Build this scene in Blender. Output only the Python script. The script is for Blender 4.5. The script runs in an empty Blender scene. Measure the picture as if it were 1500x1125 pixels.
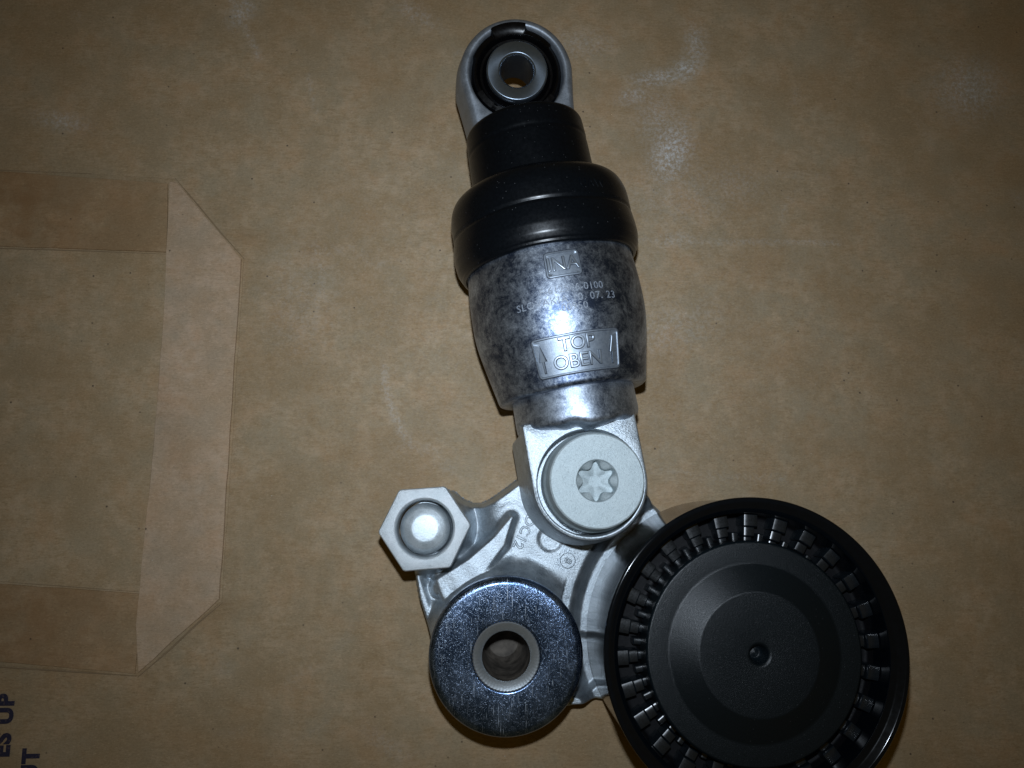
import bpy, bmesh, math, random
import numpy as np
from mathutils import Vector, Matrix

# ---------------------------------------------------------------- scene, camera, light
# 1 Blender unit = 1 cm (unit scale below); every number in the builders is in millimetres.
S = 0.1
sc = bpy.context.scene
col = sc.collection
sc.unit_settings.system = 'METRIC'
sc.unit_settings.scale_length = 0.01

CAM_H = 224.0
cam_d = bpy.data.cameras.new('camera')
cam_d.sensor_width = 36.0
cam_d.lens = 1130.0 / 1500.0 * 36.0
cam_d.clip_start = 0.5
cam_d.clip_end = 400.0
cam = bpy.data.objects.new('camera', cam_d)
col.objects.link(cam)
_d = Vector((-50.0, -187.5, -1130.0)).normalized()
_Z = -_d
_Y = (Vector((0, 1, 0)) - _Z * _Z.y).normalized()
_X = _Y.cross(_Z)
CAM_R = Matrix((_X, _Y, _Z))                      # camera axes -> world axes
cam.matrix_world = Matrix.Translation((0, 0, CAM_H * S)) @ CAM_R.to_4x4()
sc.camera = cam

world = bpy.data.worlds.new('World')
sc.world = world
world.use_nodes = True
bg = world.node_tree.nodes['Background']
bg.inputs['Color'].default_value = (1.0, 0.68, 0.14, 1)
bg.inputs['Strength'].default_value = 0.046

# the phone's flash: a small cool white lamp a little above the lens
fl = bpy.data.lights.new('flash', 'AREA')
fl.shape = 'DISK'
fl.size = 0.55
fl.energy = 1470.0
fl.spread = math.radians(113)
fl.color = (0.87, 1.0, 1.15)
flo = bpy.data.objects.new('flash', fl)
col.objects.link(flo)
flo.matrix_world = Matrix.Translation((0.05, 2.2, CAM_H * S + 0.15)) @ CAM_R.to_4x4()

sc.view_settings.view_transform = 'Standard'
sc.view_settings.look = 'None'
sc.view_settings.exposure = 0.0
sc.view_settings.gamma = 1.0

# ---------------------------------------------------------------- materials
class NT:
    def __init__(self, name):
        self.m = bpy.data.materials.new(name)
        self.m.use_nodes = True
        self.t = self.m.node_tree
        self.b = self.t.nodes['Principled BSDF']
        self.co = self.t.nodes.new('ShaderNodeTexCoord')
    def L(self, a, b): self.t.links.new(a, b)
    def set(self, **k):
        for n, v in k.items():
            s = self.b.inputs[n.replace('_', ' ')]
            if isinstance(v, (int, float)): s.default_value = v
            elif isinstance(v, tuple): s.default_value = (*v, 1) if len(v) == 3 else v
            else: self.L(v, s)
        return self
    def coords(self, scale=(1, 1, 1), rot=(0, 0, 0)):
        n = self.t.nodes.new('ShaderNodeMapping')
        n.inputs['Scale'].default_value = scale
        n.inputs['Rotation'].default_value = rot
        self.L(self.co.outputs['Object'], n.inputs['Vector'])
        return n.outputs['Vector']
    def noise(self, scale, detail=4, rough=.55, vec=None, dist=0.0):
        n = self.t.nodes.new('ShaderNodeTexNoise')
        n.inputs['Scale'].default_value = scale
        n.inputs['Detail'].default_value = detail
        n.inputs['Roughness'].default_value = rough
        n.inputs['Distortion'].default_value = dist
        self.L(vec if vec is not None else self.co.outputs['Object'], n.inputs['Vector'])
        return n.outputs['Fac']
    def voro(self, scale, vec=None, feature='F1'):
        n = self.t.nodes.new('ShaderNodeTexVoronoi')
        n.feature = feature
        n.inputs['Scale'].default_value = scale
        self.L(vec if vec is not None else self.co.outputs['Object'], n.inputs['Vector'])
        return n.outputs['Distance']
    def rng(self, v, a, b, c=0.0, d=1.0, smooth=False):
        n = self.t.nodes.new('ShaderNodeMapRange')
        if smooth: n.interpolation_type = 'SMOOTHSTEP'
        self.L(v, n.inputs[0])
        for i, x in zip((1, 2, 3, 4), (a, b, c, d)): n.inputs[i].default_value = x
        return n.outputs[0]
    def mix(self, f, a, b):
        n = self.t.nodes.new('ShaderNodeMix')
        n.data_type = 'RGBA'
        for sock, v in ((n.inputs['Factor'], f), (n.inputs[6], a), (n.inputs[7], b)):
            if isinstance(v, (int, float)): sock.default_value = v
            elif isinstance(v, tuple): sock.default_value = (*v, 1)
            else: self.L(v, sock)
        return n.outputs[2]
    def math(self, op, a, b=0.0):
        n = self.t.nodes.new('ShaderNodeMath')
        n.operation = op
        for s, v in ((n.inputs[0], a), (n.inputs[1], b)):
            if isinstance(v, (int, float)): s.default_value = v
            else: self.L(v, s)
        return n.outputs[0]
    def attr(self, name):
        n = self.t.nodes.new('ShaderNodeAttribute')
        n.attribute_name = name
        return n.outputs['Fac']
    def bump(self, h, strength=.3, dist=.02, normal=None):
        n = self.t.nodes.new('ShaderNodeBump')
        n.inputs['Strength'].default_value = strength
        n.inputs['Distance'].default_value = dist
        self.L(h, n.inputs['Height'])
        if normal is not None: self.L(normal, n.inputs['Normal'])
        self.L(n.outputs['Normal'], self.b.inputs['Normal'])
        return n.outputs['Normal']

def kraft(name, base, dark, dust=True, offs=0.0, red=False):
    k = NT(name)
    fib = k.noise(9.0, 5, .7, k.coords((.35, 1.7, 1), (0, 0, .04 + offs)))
    fine = k.noise(26.0, 3, .6, k.coords((.5, 1.5, 1), (0, 0, .05)))
    big = k.noise(.42, 4, .55)
    mid = k.noise(2.6, 5, .62)
    blot = k.noise(.75, 6, .66, k.coords((1, 1, 1), (0, 0, .9)))
    c = k.mix(k.rng(fib, .34, .66), dark, base)
    c = k.mix(k.rng(mid, .46, .66, 0, .50), c, tuple(x * y for x, y in zip(base, (1.14, 1.17, 1.27))))
    c = k.mix(k.rng(mid, .47, .32, 0, .38), c, tuple(x * y for x, y in zip(dark, (.92, .86, .76))))
    c = k.mix(k.rng(blot, .47, .60, 0, .72), c, tuple(x * y for x, y in zip(base, (.76, .82, .85))))
    c = k.mix(k.rng(blot, .46, .36, 0, .42), c, tuple(x * y for x, y in zip(base, (1.02, .86, .74))))
    c = k.mix(k.rng(big, .42, .62, 0, .55), c, tuple(x * y for x, y in zip(dark, (.93, .88, .80))))
    gr = k.noise(15, 5, .75)
    c = k.mix(k.rng(gr, .53, .70, 0, .40), c, tuple(x * .60 for x in dark))
    c = k.mix(k.rng(gr, .45, .30, 0, .30), c, tuple(x * 1.30 for x in base))
    c = k.mix(k.rng(fine, .56, .72, 0, .50), c, tuple(x * .55 for x in dark))
    c = k.mix(k.rng(fine, .42, .26, 0, .42), c, tuple(x * 1.45 for x in base))
    if red:
        sx = k.t.nodes.new('ShaderNodeSeparateXYZ'); k.L(k.co.outputs['Object'], sx.inputs[0])
        w = k.math('MULTIPLY', k.rng(sx.outputs['X'], -9.6, -14.5, .25, 1.0), k.rng(k.noise(1.1, 5, .65), .34, .62))  # redder to the left: vignetting put into the strip colour
        c = k.mix(k.math('MULTIPLY', w, .75), c, (.235, .125, .052))
    speck = k.math('MULTIPLY', k.rng(k.voro(1.9), .075, .035), k.rng(k.noise(1.3, 2), .47, .55))
    c = k.mix(k.math('MULTIPLY', speck, .8), c, (.05, .035, .025))
    flake = k.math('MULTIPLY', k.rng(k.voro(2.3, k.coords((.8, 1.3, 1), (0, 0, .7))), .040, .02), k.rng(k.noise(1.1, 2), .50, .58))
    c = k.mix(k.math('MULTIPLY', flake, .55), c, (.62, .58, .50))
    if dust:
        d = k.math('MULTIPLY', k.attr('dust'), k.math('ADD', k.math('MULTIPLY', k.rng(k.noise(8.5, 7, .80), .45, .62), .95), .12))
        c = k.mix(k.math('MULTIPLY', d, .80), c, (.66, .68, .69))
        c = k.mix(k.math('MULTIPLY', k.attr('stain_vignette'), k.rng(mid, .25, .7)), c, (.17, .095, .030))
    h = k.math('ADD', k.math('MULTIPLY', fib, .6), k.math('MULTIPLY', mid, .9))
    k.set(Base_Color=c, Roughness=.78)
    k.b.inputs['Specular IOR Level'].default_value = .28
    k.bump(h, .5, .03)
    return k.m

M = {}
M['kraft'] = kraft('kraft_paper', (.400, .290, .174), (.298, .205, .110))
M['kraft_red'] = kraft('kraft_paper_vignette', (.375, .256, .144), (.290, .188, .098), dust=False, red=True)  # redder strips carry the edge vignetting in their colour
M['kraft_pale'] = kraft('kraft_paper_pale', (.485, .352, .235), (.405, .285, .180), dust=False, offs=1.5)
k = NT('paper_seam_shade'); k.set(Base_Color=k.mix(k.noise(3), (.17, .115, .06), (.27, .185, .105)), Roughness=.9); M['seam_shade'] = k.m  # dark line colour painted for the shaded gap along flap edges
k = NT('blue_ink'); k.set(Base_Color=k.mix(k.rng(k.noise(14, 5, .7), .55, .8), (.014, .014, .040), (.16, .11, .08)), Roughness=.6); M['ink'] = k.m
k = NT('table_wood'); k.set(Base_Color=k.mix(k.noise(2, 6, .6, k.coords((.2, 3, 1))), (.09, .055, .03), (.17, .11, .06)), Roughness=.6); M['table'] = k.m

def cast(name, lo, hi, rough=(.40, .58), metal=.72, grain=22.0, bump=.25):
    k = NT(name)
    n = k.noise(grain, 5, .7); m = k.noise(3.2, 5, .6)
    c = k.mix(k.rng(m, .30, .72), lo, hi)
    c = k.mix(k.rng(n, .54, .70, 0, .62), c, tuple(x * .45 for x in lo))
    c = k.mix(k.rng(n, .46, .30, 0, .40), c, tuple(min(.85, x * 1.35) for x in hi))
    k.set(Base_Color=c, Metallic=metal, Roughness=k.rng(m, .3, .7, *rough))
    k.bump(k.math('ADD', n, k.math('MULTIPLY', m, .5)), bump, .012)
    return k.m
M['cast'] = cast('cast_aluminium', (.27, .31, .345), (.52, .57, .605), (.35, .52), .80, 24, .9)
M['eye'] = cast('eye_aluminium', (.24, .27, .31), (.34, .37, .41), (.42, .6))
M['nut'] = cast('nut_steel', (.46, .51, .535), (.70, .74, .77), (.42, .58), .6, 40, 1.1)
M['zinc'] = cast('zinc_flake', (.36, .42, .44), (.49, .56, .58), (.5, .62), .35, 34, .8)
M['dome'] = cast('dome_steel', (.40, .455, .49), (.55, .60, .63), (.42, .50), .75, 30, .5)

def mottled(name, cut):
    k = NT(name)
    v = k.coords((1, 1, 1))
    a = k.noise(1.3, 8, .72, v, .5); b = k.noise(9.0, 7, .82, v, .4); c2 = k.noise(34, 4, .7, v)
    f = k.math('ADD', k.math('MULTIPLY', a, .70), k.math('MULTIPLY', b, .47))
    f = k.math('ADD', f, k.math('MULTIPLY', c2, .16))
    f = k.rng(f, cut - .09, cut + .12)
    f2 = k.rng(k.noise(22, 6, .82), .44, .62)
    c = k.mix(k.math('MULTIPLY', f2, .40), k.mix(f, (.52, .585, .67), (.062, .085, .140)), (.05, .07, .12))
    k.set(Base_Color=c, Metallic=.95, Roughness=k.rng(f, 0, 1, .47, .38))
    k.bump(c2, .25, .012)
    return k.m
M['barrel'] = mottled('mottled_steel', .625)
M['neck'] = mottled('mottled_neck', .70)
k = NT('plate_metal'); n = k.noise(12, 5, .65)
k.set(Base_Color=k.mix(k.rng(n, .35, .7), (.30, .345, .40), (.20, .235, .29)), Metallic=.8, Roughness=.46); k.bump(k.noise(40, 3), .15, .01); M['plate'] = k.m
k = NT('recess_shade'); k.set(Base_Color=k.mix(k.rng(k.noise(12, 4), .4, .65), (.012, .016, .026), (.06, .07, .09)), Metallic=.3, Roughness=.6); M['edge_shade'] = k.m  # dark colour painted as corner shade round letters, arrows and plate rims
k = NT('casting_shade'); k.set(Base_Color=(.17, .20, .225), Metallic=.5, Roughness=.6); M['relief_shade'] = k.m  # grey outline painted as shade round the cast letters
k = NT('letter_metal'); k.set(Base_Color=(.30, .345, .40), Metallic=.85, Roughness=.38); M['letter'] = k.m
k = NT('laser_mark'); n = k.noise(30, 4, .7)
k.set(Base_Color=k.mix(k.rng(n, .38, .62), (.36, .40, .45), (.12, .14, .18)), Metallic=.5, Roughness=.6); M['laser'] = k.m

# bright zinc plated washer: mirror dark with countless pits and hairline scratches
k = NT('zinc_plated')
pit = k.noise(34, 6, .82); pit2 = k.noise(44, 4, .75, k.coords((1, .35, 1), (0, 0, .1)))
sc1 = k.noise(6, 3, .5, k.coords((9, .22, 1), (0, 0, .55))); sc2 = k.noise(6, 3, .5, k.coords((11, .2, 1), (0, 0, -.35)))
f = k.math('MAXIMUM', k.rng(pit, .55, .74), k.math('MAXIMUM', k.math('MULTIPLY', k.rng(pit2, .58, .76), .7), k.math('MAXIMUM', k.rng(sc1, .66, .75), k.rng(sc2, .66, .75))))
patch = k.noise(1.6, 5, .7)
c = k.mix(k.rng(patch, .42, .66), (.045, .080, .150), (.19, .28, .46))
k.set(Base_Color=k.mix(f, c, (.72, .79, .86)), Metallic=.95, Roughness=k.rng(f, 0, 1, .20, .55))
k.bump(k.math('ADD', k.math('MULTIPLY', pit, .25), f), .22, .008); M['washer'] = k.m
k = NT('sleeve_steel'); n = k.noise(20, 5, .7)
k.set(Base_Color=k.mix(n, (.34, .38, .41), (.56, .60, .63)), Metallic=.85, Roughness=.40); k.bump(n, .3, .012); M['sleeve'] = k.m
k = NT('bore_steel'); k.set(Base_Color=k.mix(k.rng(k.noise(3, 5), .35, .65), (.03, .024, .018), (.12, .10, .08)), Metallic=.1, Roughness=.75); M['bore'] = k.m
k = NT('turned_steel'); n = k.noise(11, 4, .6)
k.set(Base_Color=k.mix(n, (.17, .21, .26), (.28, .33, .39)), Metallic=.92, Roughness=.30, Anisotropic=.6); k.bump(k.noise(45, 3), .12, .01); M['turned'] = k.m
def black(name, c, rough, grain, b, spec=.5, speck=.0):
    k = NT(name)
    n = k.noise(grain, 4, .65)
    cc = k.mix(k.rng(n, .3, .75), tuple(x * .75 for x in c), c)
    if speck:
        cc = k.mix(k.math('MULTIPLY', k.rng(k.voro(7), .075, .045), speck), cc, (.35, .36, .38))
    k.set(Base_Color=cc, Roughness=k.rng(n, .3, .7, rough * .85, rough * 1.2))
    k.b.inputs['Specular IOR Level'].default_value = spec
    k.bump(n, b, .012)
    return k.m
M['rubber'] = black('black_rubber', (.0012, .0026, .0045), .29, 14, .08, .35, .25)
M['boot'] = black('black_boot_plastic', (.0012, .0024, .0040), .34, 10, .10, .25, .15)
M['bush'] = black('black_bushing_rubber', (.0015, .0015, .002), .28, 10, .12, .3)
M['cover'] = black('grained_black_plastic', (.0026, .0062, .0090), .33, 48, .6, .42, .12)
M['rim'] = black('glossy_black_rim', (.0025, .004, .006), .12, 6, .03, .4)
M['webm'] = black('black_web_plastic', (.003, .003, .004), .6, 20, .1, .2)
M['ribm'] = black('black_rib_plastic', (.007, .010, .013), .27, 20, .05, .8)

# ---------------------------------------------------------------- builders
def link(name, me, mat, parent=None):
    o = bpy.data.objects.new(name, me)
    col.objects.link(o)
    if mat is not None and not me.materials: me.materials.append(mat)
    if parent is not None:
        o.parent = parent
        if parent.type == 'EMPTY': o.location = -parent.location
    return o
def mesh(name, V, Fc, sharp=35.0):
    me = bpy.data.meshes.new(name)
    me.from_pydata([tuple(float(c) * S for c in v) for v in V], [], Fc)
    bm = bmesh.new(); bm.from_mesh(me)
    bmesh.ops.recalc_face_normals(bm, faces=bm.faces)
    bm.to_mesh(me); bm.free()
    me.shade_smooth()
    if sharp: me.set_sharp_from_angle(angle=math.radians(sharp))
    return me
def thing(name, label, cat, loc):
    o = bpy.data.objects.new(name, None)
    col.objects.link(o)
    o.location = Vector(loc) * S
    o['label'] = label; o['category'] = cat
    o.empty_display_size = .5
    return o

def loft(rings, closed_ring=True, caps=(False, False)):
    """rings: list of equally long point lists -> verts, faces"""
    n = len(rings[0]); V = [p for r in rings for p in r]; Fc = []
    m = n if closed_ring else n - 1
    for i in range(len(rings) - 1):
        for j in range(m):
            a, b = i * n + j, i * n + (j + 1) % n
            Fc.append((a, b, b + n, a + n))
    if caps[0]: Fc.append(tuple(range(n))[::-1])
    if caps[1]: Fc.append(tuple(range((len(rings) - 1) * n, len(rings) * n)))
    return V, Fc
def bev(prof, r=.25, seg=3):
    """round the inner corners of an open (r, z) profile"""
    out = [prof[0]]
    for a, b, c in zip(prof, prof[1:], prof[2:]):
        a, b, c = map(np.array, (a, b, c))
        u, w = a - b, c - b
        lu, lw = np.linalg.norm(u), np.linalg.norm(w)
        if lu < 1e-6 or lw < 1e-6: continue
        d = min(r, lu * .45, lw * .45)
        p, q = b + u / lu * d, b + w / lw * d
        for i in range(seg + 1):
            t = i / seg
            out.append(tuple((1 - t) ** 2 * p + 2 * t * (1 - t) * b + t * t * q))
    out.append(prof[-1])
    return [tuple(map(float, x)) for x in out]
def lathe_z(prof, cx, cy, n=96):
    rings = []
    for r, z in prof:
        rings.append([(cx + r * math.cos(2 * math.pi * j / n), cy + r * math.sin(2 * math.pi * j / n), z) for j in range(n)])
    return loft(rings)
def polar(rings, cx, cy, n=144, close=False):
    """rings: list of f(theta) -> (radius, z)"""
    R = []
    for f in rings:
        ring = []
        for j in range(n):
            th = 2 * math.pi * j / n
            r, z = f(th)
            ring.append((cx + r * math.cos(th), cy + r * math.sin(th), z))
        R.append(ring)
    return loft(R, caps=(False, close))

# damper axis frame
E0 = np.array([10.5, 117.3]); AX = np.array([.1622, -.9868]); PX = np.array([.9868, .1622]); ZC = 24.8
def ax(s, r, th):
    q = E0 + AX * s + PX * (r * math.sin(th))
    return (q[0], q[1], ZC + r * math.cos(th))
def lathe_ax(prof, n=128, warp=None):
    R = []
    for i, (s, r) in enumerate(prof):
        R.append([ax(s + (warp(i, 2 * math.pi * j / n) if warp else 0), r, 2 * math.pi * j / n) for j in range(n)])
    return loft(R)

def smooth_prof(pts, n):
    pts = np.array(pts, float); tt = np.linspace(0, len(pts) - 1, n); out = []
    for u in tt:
        i = min(int(u), len(pts) - 2); f = u - i
        p0, p1, p2, p3 = pts[max(i - 1, 0)], pts[i], pts[i + 1], pts[min(i + 2, len(pts) - 1)]
        out.append(tuple(.5 * ((2 * p1) + (-p0 + p2) * f + (2 * p0 - 5 * p1 + 4 * p2 - p3) * f * f + (-p0 + 3 * p1 - 3 * p2 + p3) * f ** 3)))
    return out

def text_mesh(body, size, extrude, bevel=0.0, offset=0.0, spacing=1.0):
    c = bpy.data.curves.new('txt', 'FONT')
    c.body = body; c.size = size; c.extrude = extrude; c.bevel_depth = bevel; c.bevel_resolution = 1
    c.offset = offset; c.space_character = spacing; c.space_word = 1.0
    c.resolution_u = 5
    c.align_x = 'CENTER'; c.align_y = 'CENTER'
    o = bpy.data.objects.new('txt', c); col.objects.link(o)
    dg = bpy.context.evaluated_depsgraph_get()
    me = bpy.data.meshes.new_from_object(o.evaluated_get(dg))
    V = [tuple(v.co) for v in me.vertices]; Fc = [tuple(p.vertices) for p in me.polygons]
    bpy.data.objects.remove(o); bpy.data.curves.remove(c); bpy.data.meshes.remove(me)
    return V, Fc
def flat_place(V, cx, cy, z, ang):
    c, s = math.cos(ang), math.sin(ang)
    return [(cx + x * c - y * s, cy + x * s + y * c, z + h) for x, y, h in V]

def join(*parts):
    V, Fc = [], []
    for v, f in parts: Fc += [tuple(i + len(V) for i in q) for q in f]; V += v
    return V, Fc
def two_tone(o, n_first, mat):
    o.data.materials.append(mat)
    mi = np.zeros(len(o.data.polygons), np.int32); mi[:n_first] = 1
    o.data.polygons.foreach_set('material_index', mi)
    return o
def raised(body_, size, sp, place, mat, name='raised_lettering', parent=None, ext=.20, edge_shade=None):
    # the letter over a wider dark copy that paints corner shade round its foot
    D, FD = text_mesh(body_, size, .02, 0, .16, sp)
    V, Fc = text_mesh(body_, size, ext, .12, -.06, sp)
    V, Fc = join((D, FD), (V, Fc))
    return two_tone(link(name, mesh(name, place(V), Fc, 40), mat, parent), len(FD), edge_shade or M['edge_shade'])

# ---------------------------------------------------------------- the surface: table, paper bag
def box(x0, x1, y0, y1, z0, z1):
    V = [(x, y, z) for z in (z0, z1) for y in (y0, y1) for x in (x0, x1)]
    return V, [(0, 2, 3, 1), (4, 5, 7, 6), (0, 1, 5, 4), (1, 3, 7, 5), (3, 2, 6, 7), (2, 0, 4, 6)]
t = link('table_top', mesh('table_top', *box(-420, 450, -330, 420, -30, -3.0)), M['table'])
t['kind'] = 'structure'

bag = thing('paper_bag', 'brown kraft paper bag lying flat under the metal tensioner, with folded bottom flap at left', 'paper bag', (-60, 40, 0))

x = np.arange(-235, 270.1, 1.0); y = np.arange(-165, 245.1, 1.0)
GX, GY = np.meshgrid(x, y)
rs = np.random.RandomState(4)
Zp = np.zeros_like(GX)
for i in range(22):
    kx, ky = rs.normal(0, .035, 2); Zp += rs.uniform(.03, .10) * np.sin(kx * GX + ky * GY + rs.uniform(0, 6.28))
def seg_d(px, py, qx, qy):
    dx, dy = qx - px, qy - py; L2 = dx * dx + dy * dy
    tt = np.clip(((GX - px) * dx + (GY - py) * dy) / L2, 0, 1)
    return np.hypot(GX - px - tt * dx, GY - py - tt * dy), tt
dust = np.zeros_like(GX); stain_vignette = np.zeros_like(GX)
# creases: (points, height, width, dust)
creases = [
    ([(-49, 79), (-46.5, 71), (-47, 64), (-52, 56)], .45, 2.2, .20), ([(-48, 77), (-38, 78.5), (-28, 73)], .35, 2.4, .16),
    ([(-27.5, 42), (-26.5, 34), (-24, 27), (-20, 20)], .65, 1.7, .36), ([(-22, 19), (-14, 18), (-8, 12)], .40, 2.6, .18),
    ([(44, 82), (66, 81.4), (88, 81.6), (112, 81.5)], .30, 1.0, .30), ([(76, 100), (95, 104), (110, 103)], .30, 2.4, .10),
    ([(47, 13), (66, 9.5), (90, 9.0)], .35, 2.2, .14), ([(-80, 165), (-74, 153), (-68, 140)], .3, 1.3, .32), ([(-53, 135), (-50, 122)], .25, .9, .20),
    ([(48, 60), (60, 55), (72, 52)], .3, 3.0, .12), ([(-60, -5), (-40, -8)], .25, 4.0, .0), ([(100, 40), (140, 36)], .25, 5.0, .0)]
for pts, h, w, du in creases:
    dm = np.full_like(GX, 1e9)
    for a, b in zip(pts, pts[1:]): dm = np.minimum(dm, seg_d(*a, *b)[0])
    Zp += h * np.exp(-(dm / w) ** 2)
    dust = np.maximum(dust, du * np.exp(-(dm / (w * .8)) ** 2))
for i in range(46):
    cx, cy = rs.uniform(-150, 185), rs.uniform(-70, 165); ang = rs.normal(.2, .9); L_ = rs.uniform(5, 26); b_ = rs.normal(0, .12)
    p0 = (cx, cy); p1 = (cx + L_ * math.cos(ang) * .5, cy + L_ * math.sin(ang) * .5); p2 = (cx + L_ * math.cos(ang + b_ * 3), cy + L_ * math.sin(ang + b_ * 3))
    d1, t1 = seg_d(*p0, *p1); d2, t2 = seg_d(*p1, *p2); w = rs.uniform(.7, 2.6)
    fade = np.where(d1 < d2, t1, 1 - t2); m_ = np.exp(-(np.minimum(d1, d2) / w) ** 2) * np.clip(fade * 1.6, 0, 1)
    Zp += rs.uniform(-.25, .35) * m_; dust = np.maximum(dust, rs.uniform(0, .16) * m_)
for cx, cy, rx, ry, ang, st in [(60.5, 111, 5.5, 9, -.3, 1.0), (57, 121, 7, 10, .2, .38), (66.5, 139.5, 6, 3.2, .7, .75), (58, 136, 8, 2.6, .15, .7), (70, 147, 3.4, 7, 0, .5),
                                (49, 129.5, 4.5, 2.6, .3, .6), (159, 134, 10, 9, .4, .55), (-112, 83, 6, 3.2, .35, .55), (-126, 118, 7, 2.6, -.2, .45),
                                (-74.5, 156, 3, 5, -.5, .55), (58, 54, 18, 8, .3, .26), (60, 82, 9, 3, 0, .30), (114, -24, 4, 5, 0, .28), (80, 100, 10, 7, 0, .22),
                                (20, 60, 90, 70, 0, .10), (-20, 157, 8, 3, -.6, .3), (33, 147, 10, 5, 0, .28), (-52, 62, 14, 20, 0, .16), (62, 97, 20, 12, 0, .20)]:
    c, s_ = math.cos(ang), math.sin(ang)
    u = ((GX - cx) * c + (GY - cy) * s_) / rx; v = (-(GX - cx) * s_ + (GY - cy) * c) / ry
    dust = np.maximum(dust, st * np.exp(-(u * u + v * v) * .9))
for cx, cy, rx, ry, st in [(-68, 82, 9, 3, .6), (-69, -25.5, 7, 3.5, .5), (-78, 90, 10, 5, .25), (170, 120, 40, 90, .30), (-145, 20, 45, 120, .35), (20, 175, 160, 22, .18), (10, -75, 160, 20, .25)]:  # wide patches paint vignetting along the frame edges into the paper
    stain_vignette = np.maximum(stain_vignette, st * np.exp(-((GX - cx) / rx) ** 2 - ((GY - cy) / ry) ** 2))
inflap = 1 / (1 + np.exp((GX + 66) / 1.5)); inflap *= 1 / (1 + np.exp(-(GY + 52) / 2)) / (1 + np.exp((GY - 110) / 2))
Zp = Zp * (1 - inflap)
# flat where the part rests
near = np.exp(-np.maximum(0, np.hypot((GX - 28) / 62, (GY - 20) / 100) - .75) ** 2 / .04)
Zp = Zp * (1 - .7 * near) - .25
nx, ny = len(x), len(y)
V = np.stack([GX.ravel(), GY.ravel(), Zp.ravel()], 1)
idx = np.arange(nx * ny).reshape(ny, nx)
Fq = np.stack([idx[:-1, :-1], idx[:-1, 1:], idx[1:, 1:], idx[1:, :-1]], -1).reshape(-1, 4)
me = bpy.data.meshes.new('sheet')
me.from_pydata((V * S).tolist(), [], Fq.tolist())
me.shade_smooth()
for nm, arr in (('dust', dust), ('stain_vignette', stain_vignette)):
    at = me.attributes.new(nm, 'FLOAT', 'POINT'); at.data.foreach_set('value', arr.ravel().astype(np.float32))
link('sheet', me, M['kraft'], bag)

def paper_piece(name, pts, z0, z1, mat, soft=.0):
    """a cut sheet of paper with its own thickness; edges finely divided so they are not ruler-straight"""
    rnd = random.Random(len(pts) * 17 + int(pts[0][0]))
    P = []
    for a, b in zip(pts, pts[1:] + pts[:1]):
        L = math.dist(a, b); n = max(1, int(L / 5))
        nxn = ((b[1] - a[1]) / L, -(b[0] - a[0]) / L)
        for i in range(n):
            t_ = i / n; w = rnd.uniform(-.13, .13) if i else 0
            P.append((a[0] + (b[0] - a[0]) * t_ + nxn[0] * w, a[1] + (b[1] - a[1]) * t_ + nxn[1] * w))
    cx = sum(p[0] for p in P) / len(P); cy = sum(p[1] for p in P) / len(P)
    def inn(q, d):
        v = np.array([cx - q[0], cy - q[1]]); return tuple(np.array(q) + v / np.linalg.norm(v) * d)
    R = [[(*p, z0) for p in P], [(*p, z1 - .12) for p in P], [(*inn(p, .25), z1) for p in P]]
    V, Fc = loft(R, caps=(True, True))
    return link(name, mesh(name, V, Fc, 30), mat, bag)
paper_piece('flap_base', [(-205, 103), (-143, 102.4), (-91.7, 100), (-69.7, 74.8), (-70.9, -23.7), (-92.1, -43.3), (-129, -40), (-205, -38)], -.4, .05, M['kraft'])
paper_piece('flap_strip', [(-205, 101.8), (-142, 101.4), (-93.3, 98.2), (-92.3, 76.7), (-140.7, 78.2), (-205, 80)], .0, .55, M['kraft_red'])
paper_piece('flap_strip', [(-205, -17), (-131, -18.5), (-92.3, -21.7), (-93.0, -42.6), (-129, -39.0), (-205, -37)], .0, .50, M['kraft_red'])
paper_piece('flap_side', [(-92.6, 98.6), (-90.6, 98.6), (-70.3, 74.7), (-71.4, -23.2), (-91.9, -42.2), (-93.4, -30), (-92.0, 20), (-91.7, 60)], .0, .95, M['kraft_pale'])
def seam_shade(pts, w, z):  # thin dark strip drawn in for the shade of a flap gap
    L, Rr = [], []
    for i, q in enumerate(pts):
        a = pts[max(0, i - 1)]; b = pts[min(len(pts) - 1, i + 1)]
        d = math.dist(a, b); n_ = (-(b[1] - a[1]) / d, (b[0] - a[0]) / d)
        ww = w * .7 * (.3 if i in (0, len(pts) - 1) else 1)
        L.append((q[0] + n_[0] * ww, q[1] + n_[1] * ww)); Rr.append((q[0] - n_[0] * ww, q[1] - n_[1] * ww))
    R = [[(*p, z) for p in L], [(*p, z + .05) for p in L], [(*p, z + .05) for p in Rr], [(*p, z) for p in Rr]]
    V, Fc = loft(R, closed_ring=False)
    return link('seam_shade', mesh('seam_shade', V, Fc), M['seam_shade'], bag)
seam_shade([(-91.4, 100.2), (-84, 91.6), (-77, 83.2), (-69.4, 74.8)], .28, .06)
seam_shade([(-92.3, -43.6), (-84, -36.4), (-77, -29.6), (-70.6, -24.2)], .30, .06)
seam_shade([(-205, 79.2), (-140.7, 77.6), (-115, 77.0), (-92.4, 76.2)], .24, .06)
seam_shade([(-205, -38.6), (-129, -40.4), (-110, -41.9), (-92.6, -43.3)], .22, .06)
seam_shade([(-205, 102.6), (-143, 102.0), (-116, 101.3)], .18, .06)
seam_shade([(-131, -17.9), (-111, -19.6), (-92.3, -21.2)], .16, .06)
seam_shade([(-91.9, 76), (-91.8, 40), (-92.3, 0), (-93, -22)], .12, .06)
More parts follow.
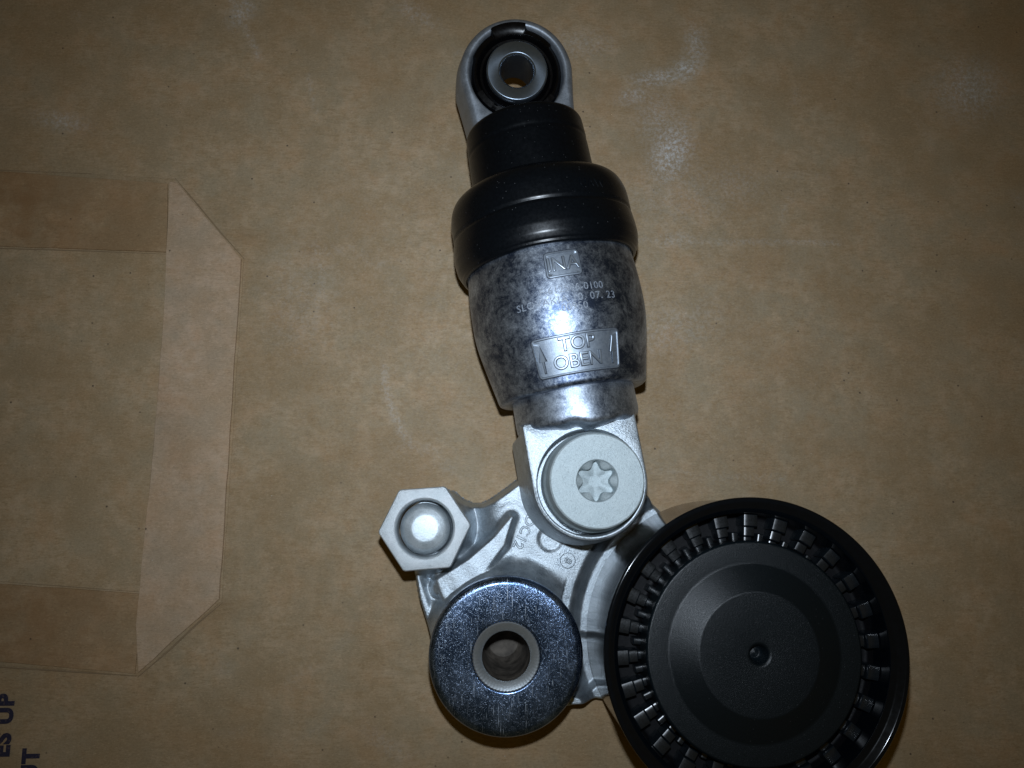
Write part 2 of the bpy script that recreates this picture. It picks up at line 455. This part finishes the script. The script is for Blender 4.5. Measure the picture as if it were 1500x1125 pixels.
for body, x0, yend, size in (('ES UP', -124.2, -47.2, 5.9), ('UT', -116.4, -61.2, 5.9)):
    V, Fc = text_mesh(body, size, .03, 0, .30, 1.12)
    xs = [v[0] for v in V]; ys = [v[1] for v in V]
    V = [(vx - max(xs), vy - min(ys), h) for vx, vy, h in V]
    o = link('printed_lettering', mesh('printed_lettering', flat_place(V, x0, yend, .10, math.pi / 2), Fc), M['ink'], bag)

# ---------------------------------------------------------------- the belt tensioner
ten = thing('belt_tensioner', 'metal belt tensioner with damper, hex nut, steel washer and black pulley lying on brown paper', 'belt tensioner', (28, -10, 0))
BOLT = (28.6, 7.2); PUL = (65.0, -33.0); WAS = (6.9, -34.7); HEX = (-13.4, -4.0)

# --- cast bracket: one continuous relief
gx = np.arange(-32, 100, .32); gy = np.arange(-62, 30, .32)
BX, BY = np.meshgrid(gx, gy)
def sdf_poly(P):
    P = np.array(P); d = np.full(BX.shape, 1e18); ins = np.zeros(BX.shape, bool)
    for i in range(len(P)):
        a, b = P[i], P[(i + 1) % len(P)]
        e = b - a; wx, wy = BX - a[0], BY - a[1]
        tt = np.clip((wx * e[0] + wy * e[1]) / (e @ e), 0, 1)
        d = np.minimum(d, (wx - e[0] * tt) ** 2 + (wy - e[1] * tt) ** 2)
        cnd = ((a[1] > BY) != (b[1] > BY)) & (BX < (b[0] - a[0]) * (BY - a[1]) / (b[1] - a[1] + 1e-12) + a[0])
        ins ^= cnd
    return np.sqrt(d) * np.where(ins, -1, 1)
def sm(t): t = np.clip(t, 0, 1); return t * t * (3 - 2 * t)
def caps(pts, rad):
    best = np.full(BX.shape, 1e9)
    for (a, ra), (b, rb) in zip(zip(pts, rad), zip(pts[1:], rad[1:])):
        dx, dy = b[0] - a[0], b[1] - a[1]
        tt = np.clip(((BX - a[0]) * dx + (BY - a[1]) * dy) / (dx * dx + dy * dy), 0, 1)
        best = np.minimum(best, np.hypot(BX - a[0] - tt * dx, BY - a[1] - tt * dy) - (ra + (rb - ra) * tt))
    return best
poly = [(14.2, 10.6), (22, 18), (40, 14), (45.9, 6.3), (51.8, -.6), (64, -8), (78, -30), (66, -50), (44, -52), (31.8, -50.4), (20, -51.2), (4, -51), (-7, -49),
        (-10.7, -43.9), (-12.7, -32.7), (-15.9, -23.1), (-17.4, -15.4), (-20, -10), (-19, 1), (-12, 6.5), (-7.0, 5.4), (-4.4, 3.2), (-1.6, 2.1), (1.4, 2.1), (4.0, 3.2), (8, 6.0)]
dp = sdf_poly(poly)
TOP = 12.0
rw = np.hypot(BX - WAS[0], BY - WAS[1]); rh = np.hypot(BX - HEX[0], BY - HEX[1]); rp = np.hypot(BX - PUL[0], BY - PUL[1]); rb = np.hypot(BX - BOLT[0], BY - BOLT[1])
body = np.full(BX.shape, TOP)
t_ = np.clip((24.6 - rw) / 7.0, 0, 1); body = body + 8.5 * t_ ** 2.5                       # swept boss under the washer
t_ = np.clip((15.0 - rh) / 5.2, 0, 1); body = np.maximum(body, TOP - 1.5 + 8.5 * t_ ** 1.6)      # boss under the nut
valley = np.exp(-(np.maximum(0, rh - 12.2) / 4.4) ** 2) * sm((BX + 11) / 6); body -= 5.0 * valley
rib = caps([(9.0, -1.6), (5.4, -8.0), (-1.0, -14.6), (-9.0, -19.4)], [.9, 2.4, 3.4, 3.2])
w_ = sm((1.2 - rib) / 2.0); body = body * (1 - w_) + np.maximum(body, TOP + 3.4) * w_
groove = np.exp(-((rib - 2.1) / 1.1) ** 2) * sm((15.0 + BY) / 10 + .4); body -= .2 * groove
edge = caps([(-16.2, -17), (-14.4, -24.5), (-11.6, -33)], [1.0, 1.7, .5]); w_ = sm((.9 - edge) / 1.4); body = body * (1 - w_) + np.maximum(body, TOP + 1.3) * w_
edge2 = caps([(-12.4, -17.5), (-10.6, -22.5)], [.3, .3]); body -= 1.2 * np.exp(-(np.maximum(edge2, 0) / .8) ** 2)
# step line beside the pulley and the ring wall falling to the pulley's seat
A_, B_ = np.array([36.0, -6.6]), np.array([23.2, -27.2]); e_ = (B_ - A_) / np.linalg.norm(B_ - A_)
side = (BX - A_[0]) * -e_[1] + (BY - A_[1]) * e_[0]
body -= 1.3 * sm((side + .1) / .5) * sm((BY + 34) / 5) - .9 * np.exp(-((side - 3.0) / 1.6) ** 2) * sm((BY + 34) / 5)
body = np.where(side > -.6, body - .5 * np.exp(-((side - .2) / .35) ** 2) * sm((BY + 32) / 4), body)
body = np.where(rp < 44, np.minimum(body, 6.4 + 5.6 * sm((rp - 37.0) / 4.6)), body)
# pocket in the lower flange, ejector mark, date stamp seat
body -= 2.4 * sm((7.2 - np.hypot((BX - 27.5) / 1.0, (BY + 40.5) / 1.15)) / 1.6)
re_ = np.hypot(BX - 19.6, BY + 7.4); body -= .45 * sm((3.2 - re_) / .5); body -= .25 * np.exp(-((re_ - 3.2) / .3) ** 2)
body += .10 * np.sin(BX * .31 + 1.3) * np.sin(BY * .27) + .05 * np.sin(BX * .9 + BY * .7)
rs2 = np.random.RandomState(2)
for i in range(260):
    cx, cy = rs2.uniform(-18, 50), rs2.uniform(-50, 10); r_ = rs2.uniform(.3, .9)
    body += rs2.uniform(-.07, .07) * np.exp(-((BX - cx) ** 2 + (BY - cy) ** 2) / r_ ** 2)
wall = sm((.55 - dp) / 1.5)
ZB = body * wall
keep = (dp < .50) & (rw > 6.2)
kc = keep[:-1, :-1] | keep[1:, :-1] | keep[:-1, 1:] | keep[1:, 1:]
ids = np.arange(BX.size).reshape(BX.shape)
Fq = np.stack([ids[:-1, :-1], ids[:-1, 1:], ids[1:, 1:], ids[1:, :-1]], -1)[kc]
used = np.unique(Fq); remap = np.full(BX.size, -1); remap[used] = np.arange(len(used))
V = np.stack([BX.ravel(), BY.ravel(), ZB.ravel()], 1)[used]
me = bpy.data.meshes.new('bracket'); me.from_pydata((V * S).tolist(), [], remap[Fq].tolist()); me.shade_smooth()
bracket = link('bracket', me, M['cast'], ten)
for body_, cx, cy, size, ang in (('ADC12', 13.0, -4.3, 3.7, math.radians(-116)), ('1', 27.0, -9.2, 3.0, math.radians(-120))):
    raised(body_, size, 1.06, lambda V, cx=cx, cy=cy, ang=ang: flat_place(V, cx, cy, TOP + .08, ang), M['cast'], 'cast_lettering', bracket, .12, M['relief_shade'])
def gear(th, r, a): return r + a * (1 if math.sin(11 * th) > 0 else -1)
V, Fc = polar([lambda th: (gear(th, 2.6, .34), TOP - .3), lambda th: (gear(th, 2.4, .3), TOP + .3), lambda th: (2.05, TOP + .3), lambda th: (1.7, TOP - .3)], 24.2, -13.1, 132)
mark = link('cast_emblem', mesh('cast_emblem', V, Fc, 40), M['cast'], bracket)
raised('8', 2.6, 1.0, lambda V: flat_place(V, 24.2, -13.1, TOP + .16, math.radians(-120)), M['cast'], 'cast_lettering', bracket, .16, M['relief_shade'])

# --- hex nut and bolt tip
def hexr(th, R_, rot=math.radians(4), rnd=.985):
    a = ((th - rot) % (math.pi / 3)) - math.pi / 6
    return min(R_ * math.cos(math.pi / 6) / math.cos(a), R_ * rnd)
HR = 11.75
V, Fc = polar([lambda th: (hexr(th, HR), 18.0), lambda th: (hexr(th, HR), 25.35), lambda th: (hexr(th, HR - .10), 25.7), lambda th: (hexr(th, HR - .30), 25.92), lambda th: (hexr(th, HR - .55), 26.0),
               lambda th: (7.7, 26.0), lambda th: (7.45, 25.85), lambda th: (7.2, 25.3), lambda th: (7.1, 24.0), lambda th: (7.0, 19)], *HEX, 180)
nut = link('hex_nut', mesh('hex_nut', V, Fc, 30), M['nut'], ten)
V, Fc = lathe_z(smooth_prof([(6.45, 21), (6.4, 23.0), (6.15, 23.7), (5.4, 24.45), (4.4, 24.85), (3.5, 25.12), (2.9, 25.2), (1.5, 25.25), (.01, 25.28)], 40), *HEX, 96)
link('bolt_tip', mesh('bolt_tip', V, Fc, 40), M['dome'], nut)

# --- plated washer with its sleeve
V, Fc = lathe_z(bev([(8.2, 21.3), (17.6, 21.3), (18.9, 22.0), (18.95, 27.0), (18.4, 28.0), (17.4, 28.4), (8.3, 28.4), (8.25, 26)], .45, 4), *WAS, 144)
washer = link('washer', mesh('washer', V, Fc, 40), M['washer'], ten)
V, Fc = polar([lambda th: (8.2, 26), lambda th: (8.2 + .06 * math.sin(60 * th), 28.35), lambda th: (7.95 + .05 * math.sin(60 * th), 28.55), lambda th: (6.2, 27.75), lambda th: (5.9, 27.4)], *WAS, 360)
link('sleeve', mesh('sleeve', V, Fc, 40), M['sleeve'], washer)
V, Fc = lathe_z([(5.92, 27.45), (5.85, 26.8), (5.7, 20), (5.2, 15), (5.2, 8), (4.0, 6.0), (2.2, 5.5), (.01, 5.4)], *WAS, 72)
link('bore', mesh('bore', V, Fc, 40), M['bore'], washer)

# --- damper: lower lug, neck, barrel, collar, boot, eye
phi = math.atan2(-AX[1], -AX[0])                      # direction from bolt up the axis
def lug(th, r, top):
    a = th - phi
    c, s_ = math.cos(a), math.sin(a)
    if c <= 0: return r
    return min(r / max(abs(s_), 1e-6), top / max(c, 1e-6))
LUG = (BOLT[0] - PX[0] * 1.0, BOLT[1] - PX[1] * 1.0)
V, Fc = polar([lambda th: (lug(th, 16.2, 14), 12.2), lambda th: (lug(th, 16.0, 14.5), 15), lambda th: (lug(th, 14.7, 17), 31.5), lambda th: (lug(th, 14.35, 16.7), 33.2), lambda th: (lug(th, 14.0, 16.5), 33.9),
               lambda th: (lug(th, 13.6, 16.2), 34.05), lambda th: (13.3, 34.0), lambda th: (13.1, 33.7), lambda th: (12.95, 32.6), lambda th: (12.9, 25.2), lambda th: (.01, 25.0)], *LUG, 192)
foot = link('damper_foot', mesh('damper_foot', V, Fc, 28), M['cast'], ten)
def neck_warp(i, th):
    if i < 3: return 0
    return .50 * math.sin(3 * th + .6) + .32 * math.sin(8 * th) + .15 * math.sin(14 * th + 1)
V, Fc = lathe_ax([(84, 15.2), (86, 15.9), (94, 16.1), (95.8, 16.05), (96.6, 15.8), (97.1, 15.3), (97.5, 14.2), (97.8, 12.0), (98.1, 9.6), (98.2, 6)], 128, neck_warp)
link('neck', mesh('neck', V, Fc, 50), M['neck'], foot)

bar_r = [(49, 21.4), (54, 22.1), (60, 22.7), (66, 22.9), (70.5, 22.75), (75, 22.1), (80, 21.1), (85, 20.05), (87.6, 19.5)]
def RB(s): return float(np.interp(s, [q[0] for q in bar_p], [q[1] for q in bar_p]))
bar_p = smooth_prof(bar_r, 44)
V, Fc = lathe_ax(bar_p + [(88.2, 19.25), (88.5, 18.8), (88.5, 15), (88.2, 14)], 192)
barrel = link('damper_barrel', mesh('damper_barrel', V, Fc, 40), M['barrel'], ten)
col_p = smooth_prof([(31.6, 15.9), (31.9, 19.0), (32.8, 21.4), (34.6, 23.1), (37.8, 24.1), (42.2, 24.3)], 26)
col_p += bev([(42.6, 24.3), (43.2, 23.95), (43.9, 24.4), (47.0, 24.75), (49.2, 24.85), (51.6, 24.5), (52.9, 23.9), (53.3, 23.55), (53.8, 23.5), (54.2, 23.0), (54.2, 22.2), (53, 21)], .35, 3)
def col_warp(i, th): return .18 * math.sin(2 * th + .5) + .10 * math.sin(5 * th)
V, Fc = lathe_ax(col_p, 160, col_warp)
collar = link('rubber_collar', mesh('rubber_collar', V, Fc, 50), M['rubber'], ten)
boot_p = bev([(13.0, 13.5), (13.4, 15.6), (14.4, 16.2), (19.2, 16.5), (20.0, 16.35), (20.8, 16.5), (27, 16.7), (34, 16.9)], .5, 3)
V, Fc = lathe_ax(boot_p + [], 128)
V2, F2 = lathe_ax([(13.0, 13.5), (12.9, 6), (12.9, .01)], 128)
V, Fc = V + V2, Fc + [tuple(i + len(V) for i in f) for f in F2]
boot = link('dust_boot', mesh('dust_boot', V, Fc, 40), M['boot'], ten)

# eye, tilted a little towards the lens
TILT = math.radians(7.0)
EZ = 33.0
EC = np.array([10.5, 116.9, EZ])
u_ = np.array([PX[0], PX[1], 0.0]); v_ = np.array([-AX[0], -AX[1], 0.0])     # across, up the axis
def tilt(V):
    out = []
    for p in V:
        q = np.array(p) - EC
        a, b, h = q @ u_, q @ v_, q[2]
        b2, h2 = b * math.cos(TILT) - h * math.sin(TILT), b * math.sin(TILT) + h * math.cos(TILT)
        out.append(tuple(EC + u_ * a + v_ * b2 + np.array([0, 0, h2])))
    return out
def eyer(th, r, low):
    a = th - phi
    c, s_ = math.cos(a), math.sin(a)
    if c >= 0: return r
    return min(r / max(abs(s_), 1e-6) * (1 - .13 * -c), low / max(-c, 1e-6))
V, Fc = polar([lambda th: (13.2, EZ - 15), lambda th: (eyer(th, 16.6, 17), EZ - 15), lambda th: (eyer(th, 16.4, 17), EZ - 8), lambda th: (eyer(th, 15.4, 17), EZ - 2.2), lambda th: (eyer(th, 15.0, 16.6), EZ - 1.0), lambda th: (eyer(th, 14.3, 16.2), EZ - .25),
               lambda th: (eyer(th, 13.7, 15.5), EZ), lambda th: (13.35, EZ), lambda th: (12.95, EZ - .25), lambda th: (12.7, EZ - .9), lambda th: (12.6, EZ - 14.8)], EC[0], EC[1], 160)
eye = link('damper_eye', mesh('damper_eye', tilt(V), Fc, 40), M['eye'], ten)
def bushr(th, r):
    a = (math.degrees(th - phi) + 180) % 360 - 180
    up = sm(np.array((24 - abs(a - 1)) / 4)) * 1.0 + .5 * sm(np.array((62 - abs(a - 1)) / 4))
    return r + float(up)
V, Fc = polar([lambda th: (bushr(th, 12.3), EZ - 13), lambda th: (bushr(th, 12.2), EZ - 1.6 + (1.75 if bushr(th, 0) > 1 else 0)), lambda th: (bushr(th, 11.8), EZ - .7 + (1.0 if bushr(th, 0) > 1 else 0)), lambda th: (10.9, EZ - .3), lambda th: (10.3, EZ - 1.0), lambda th: (9.9, EZ - 1.9), lambda th: (9.3, EZ - 2.0), lambda th: (8.5, EZ - .6), lambda th: (8.3, EZ - 1)], EC[0], EC[1], 180)
link('rubber_bushing', mesh('rubber_bushing', tilt(V), Fc, 45), M['bush'], eye)
# loose moulding tabs of the bushing at the lower left of the ring
for a0, a1 in ((200, 226), (232, 262), (292, 318)):
    R_ = []
    for k_ in range(7):
        th = math.radians(a0 + (a1 - a0) * k_ / 6) + phi - math.pi / 2
        cc, ss = math.cos(th), math.sin(th)
        R_.append([(EC[0] + r * cc, EC[1] + r * ss, z) for r, z in ((10.6, EZ - 1.0), (10.7, EZ + .15), (12.2, EZ - .1), (12.5, EZ - 1.0))])
    V, Fc = loft(R_)
    link('bushing_tab', mesh('bushing_tab', tilt(V), Fc, 45), M['bush'], eye)
V, Fc = lathe_z([(8.4, EZ - 13)] + bev([(8.3, EZ - 3), (8.25, EZ + .55), (7.9, EZ + .9), (5.0, EZ + .9), (4.45, EZ + .35), (4.4, EZ - 3)], .12, 2) + [(4.4, EZ - 13.4), (8.4, EZ - 13)], EC[0], EC[1], 96)
link('inner_sleeve', mesh('inner_sleeve', tilt(V), Fc, 40), M['turned'], eye)

# --- markings on the barrel
S0 = 0
def on_barrel(V, s0, t0, lift=0.0):
    out = []
    for x_, y_, h in V:
        s_ = s0 - y_; r = RB(s_) + h + lift
        out.append(ax(s_, r, math.asin(max(-.95, min(.95, t0 / RB(s0)))) + x_ / RB(s0)))
    return out
def rrect(w, h, r, n=10):
    P = []
    for cx, cy, a0 in ((w - r, h - r, 0), (-w + r, h - r, 90), (-w + r, -h + r, 180), (w - r, -h + r, 270)):
        for i in range(n + 1):
            a = math.radians(a0 + 90 * i / n); P.append((cx + r * math.cos(a), cy + r * math.sin(a)))
    # divide the long straights so the plate can follow the barrel
    out = []
    for a, b in zip(P, P[1:] + P[:1]):
        n_ = max(1, int(math.dist(a, b) / .9))
        for i in range(n_): out.append((a[0] + (b[0] - a[0]) * i / n_, a[1] + (b[1] - a[1]) * i / n_))
    return out
def plate(w, h, r, rim=.28):
    P = rrect(w, h, r); R = []
    for inset, z in ((-.15, -.25), (-.05, .20), (.1, rim), (.38, rim), (.55, .06)):
        f = lambda q: (q[0] * (w - inset) / w, q[1] * (h - inset) / h, z)
        R.append([f(q) for q in P])
    for k_ in (.85, .68, .5, .3, .12, .001):
        R.append([(q[0] * (w - .55) / w * k_, q[1] * (h - .55) / h * k_, .06) for q in P])
    return loft(R)
V, Fc = plate(10.7, 4.75, .9); n_ = len(rrect(10.7, 4.75, .9)); two_tone(link('marking_plate', mesh('marking_plate', on_barrel(V, 81.2, .2), Fc, 40), M['plate'], barrel), n_ * 2, M['edge_shade'])  # outer rim bands coloured dark as shade
for body_, s0, t0, size, sp in (('TOP', 79.0, .2, 4.5, 1.0), ('OBEN', 83.1, -.1, 4.5, 1.0)):
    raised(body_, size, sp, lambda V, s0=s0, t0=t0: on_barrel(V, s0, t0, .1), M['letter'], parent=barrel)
def prism(P, z0, z1, inset=.12):
    cx = sum(p[0] for p in P) / len(P); cy = sum(p[1] for p in P) / len(P)
    return loft([[(*p, z0) for p in P], [(*p, z1 - .08) for p in P], [(p[0] + (cx - p[0]) * inset, p[1] + (cy - p[1]) * inset, z1) for p in P]], caps=(False, True))
arrow = [(-.16, -3.3), (.16, -3.3), (.18, -.6), (.75, -.6), (0, 3.2), (-.75, -.6), (-.18, -.6)]
for t0 in (-8.3, 8.6):
    D, FD = prism([(x_ * 1.25 + math.copysign(.12, x_ + 1e-9) * (abs(x_) > .05), y_ * 1.05) for x_, y_ in arrow], .02, .12, .02)  # wider dark copy paints shade round the arrow
    V, Fc = join((D, FD), prism(arrow, -.1, .36))
    two_tone(link('raised_arrow', mesh('raised_arrow', on_barrel(V, 81.3, t0), Fc, 40), M['letter'], barrel), len(FD), M['edge_shade'])
V, Fc = plate(4.3, 3.25, .9, .24); n_ = len(rrect(4.3, 3.25, .9)); two_tone(link('emblem_plate', mesh('emblem_plate', on_barrel(V, 59.6, .1), Fc, 40), M['plate'], barrel), n_ * 2, M['edge_shade'])
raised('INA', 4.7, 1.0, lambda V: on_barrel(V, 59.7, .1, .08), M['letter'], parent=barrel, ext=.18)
for body_, s0, t0, size, sp in (('F-612586-0100', 65.9, 1.2, 2.5, 1.05), ('SLOVAKIA 10. 07. 23', 68.4, -.4, 2.55, 1.12), ('-00950', 70.5, .6, 2.5, 1.06)):
    V, Fc = text_mesh(body_, size, .02, 0, .015, sp)
    link('laser_lettering', mesh('laser_lettering', on_barrel(V, s0, t0, .05), Fc, 40), M['laser'], barrel)
def on_collar(V, s0, th0):
    R = lambda s: float(np.interp(s, [q[0] for q in col_p[:26]], [q[1] for q in col_p[:26]]))
    return [ax(s0 - y_, R(s0 - y_) + h, th0 + x_ / 23.5) for x_, y_, h in V]
V, Fc = text_mesh('UAW', 3.0, .08, .05, -.05, 1.1)
link('moulded_lettering', mesh('moulded_lettering', on_collar(V, 40.0, math.asin(11.2 / 24)), Fc, 40), M['rubber'], collar)

# --- pivot bolt with star socket
def star(th, k_=1.0):
    a = 6 * (th - math.radians(90))
    return k_ * (4.05 + .86 * math.cos(a) + .14 * math.cos(2 * a))
V, Fc = polar([lambda th: (12.5, 25.1), lambda th: (12.5, 32.2), lambda th: (12.4, 32.7), lambda th: (12.1, 33.2), lambda th: (11.8, 34.2), lambda th: (11.6, 38.2), lambda th: (11.45, 38.75), lambda th: (11.1, 39.0),
               lambda th: (5.15, 39.0), lambda th: (5.0, 38.85), lambda th: (max(4.85, star(th)), 38.5), lambda th: (star(th), 37.5), lambda th: (star(th, .985), 37.2), lambda th: (star(th, .97), 34.8),
               lambda th: (star(th, .6), 34.5), lambda th: (1.55, 34.22), lambda th: (1.3, 34.18), lambda th: (.01, 34.18)], *BOLT, 240)
bolt = link('pivot_bolt', mesh('pivot_bolt', V, Fc, 30), M['zinc'], ten)
V, Fc = text_mesh('80', 2.3, .05, .02)
link('stamped_lettering', mesh('stamped_lettering', flat_place(V, BOLT[0] - 7.8, BOLT[1] + .6, 39.0, math.radians(100)), Fc, 40), M['zinc'], bolt)

# --- pulley
rim_p = bev([(33.0, 8.0), (35.4, 8.0), (35.7, 8.4), (35.7, 38.6), (36.05, 39.0), (36.05, 39.6), (35.7, 40.0), (35.0, 40.0), (34.6, 39.7), (33.7, 39.0), (33.4, 38.8), (32.4, 37.6), (32.0, 30.0), (31.6, 27.5)], .18, 3)
floor_p = bev([(31.6, 27.5), (26.5, 27.5), (25.9, 28.2), (25.8, 31.0)], .4, 3)
V, Fc = lathe_z(rim_p + floor_p[1:], *PUL, 192)
V2, F2 = lathe_z([(35.4, 8.0), (10.0, 8.0), (.01, 8.0)], *PUL, 192)
V, Fc = V + V2, Fc + [tuple(i + len(V) for i in f) for f in F2]
pulley = link('pulley', mesh('pulley', V, Fc, 30), M['rim'], ten)
V, Fc = lathe_z(bev([(32.05, 30.5), (31.7, 28.2), (30.9, 27.8), (26.8, 27.8), (26.0, 28.2), (25.85, 30)], .4, 3), *PUL, 144)
link('web', mesh('web', V, Fc, 45), M['webm'], pulley)
cov_p = bev([(25.8, 29.0), (25.75, 37.3), (25.3, 37.8), (20.7, 37.75), (20.3, 37.8), (14.2, 40.7), (13.9, 40.75), (2.7, 40.75), (2.2, 40.4), (1.7, 37.6), (1.2, 37.0), (.9, 37.1), (.01, 37.3)], .22, 4)
V, Fc = lathe_z(cov_p, *PUL, 144)
cover = link('hub_cover', mesh('hub_cover', V, Fc, 45), M['cover'], pulley)
def bxx(x0, x1, y0, y1, z0, z1, b=.3):
    R = [[(x0, y0, z0), (x1, y0, z0), (x1, y1, z0), (x0, y1, z0)], [(x0, y0, z1 - b), (x1, y0, z1 - b), (x1, y1, z1 - b), (x0, y1, z1 - b)],
         [(x0 + b, y0 + b, z1), (x1 - b, y0 + b, z1), (x1 - b, y1 - b, z1), (x0 + b, y1 - b, z1)]]
    return loft(R, caps=(False, True))
def bar(x0, x1, hw, z0, z1, n=8):
    """a moulded bar lying radially: rounded over its width, chamfered at both ends"""
    R = []
    for x_, k_ in ((x0, .80), (x0 + .2, 1.0), (x1 - .2, 1.0), (x1, .80)):
        ring = [(x_, -hw, z0)] + [(x_, -hw * math.cos(math.pi * i / n), z1 - .55 + .55 * math.sin(math.pi * i / n) ** .45 - (1 - k_) * 1.2) for i in range(n + 1)] + [(x_, hw, z0)]
        R.append(ring)
    return loft(R, closed_ring=True, caps=(True, True))
rib_me = mesh('rib', *join(bar(29.1, 32.1, 1.75, 27.5, 33.8), bar(26.7, 29.0, 1.35, 27.5, 32.8), bar(25.4, 26.6, 1.0, 27.5, 31.6)), 38)
fin_me = mesh('fin', *join(bar(25.4, 27.6, .8, 27.5, 31.6)), 38)
NR = 26
for i in range(NR):
    for nm, me_, off in (('rib', rib_me, .2), ('fin', fin_me, .7)):
        o = link(nm, me_, M['ribm'], pulley)
        o.location = Vector((PUL[0], PUL[1], 0)) * S
        o.rotation_euler = (0, 0, 2 * math.pi * (i + off) / NR)
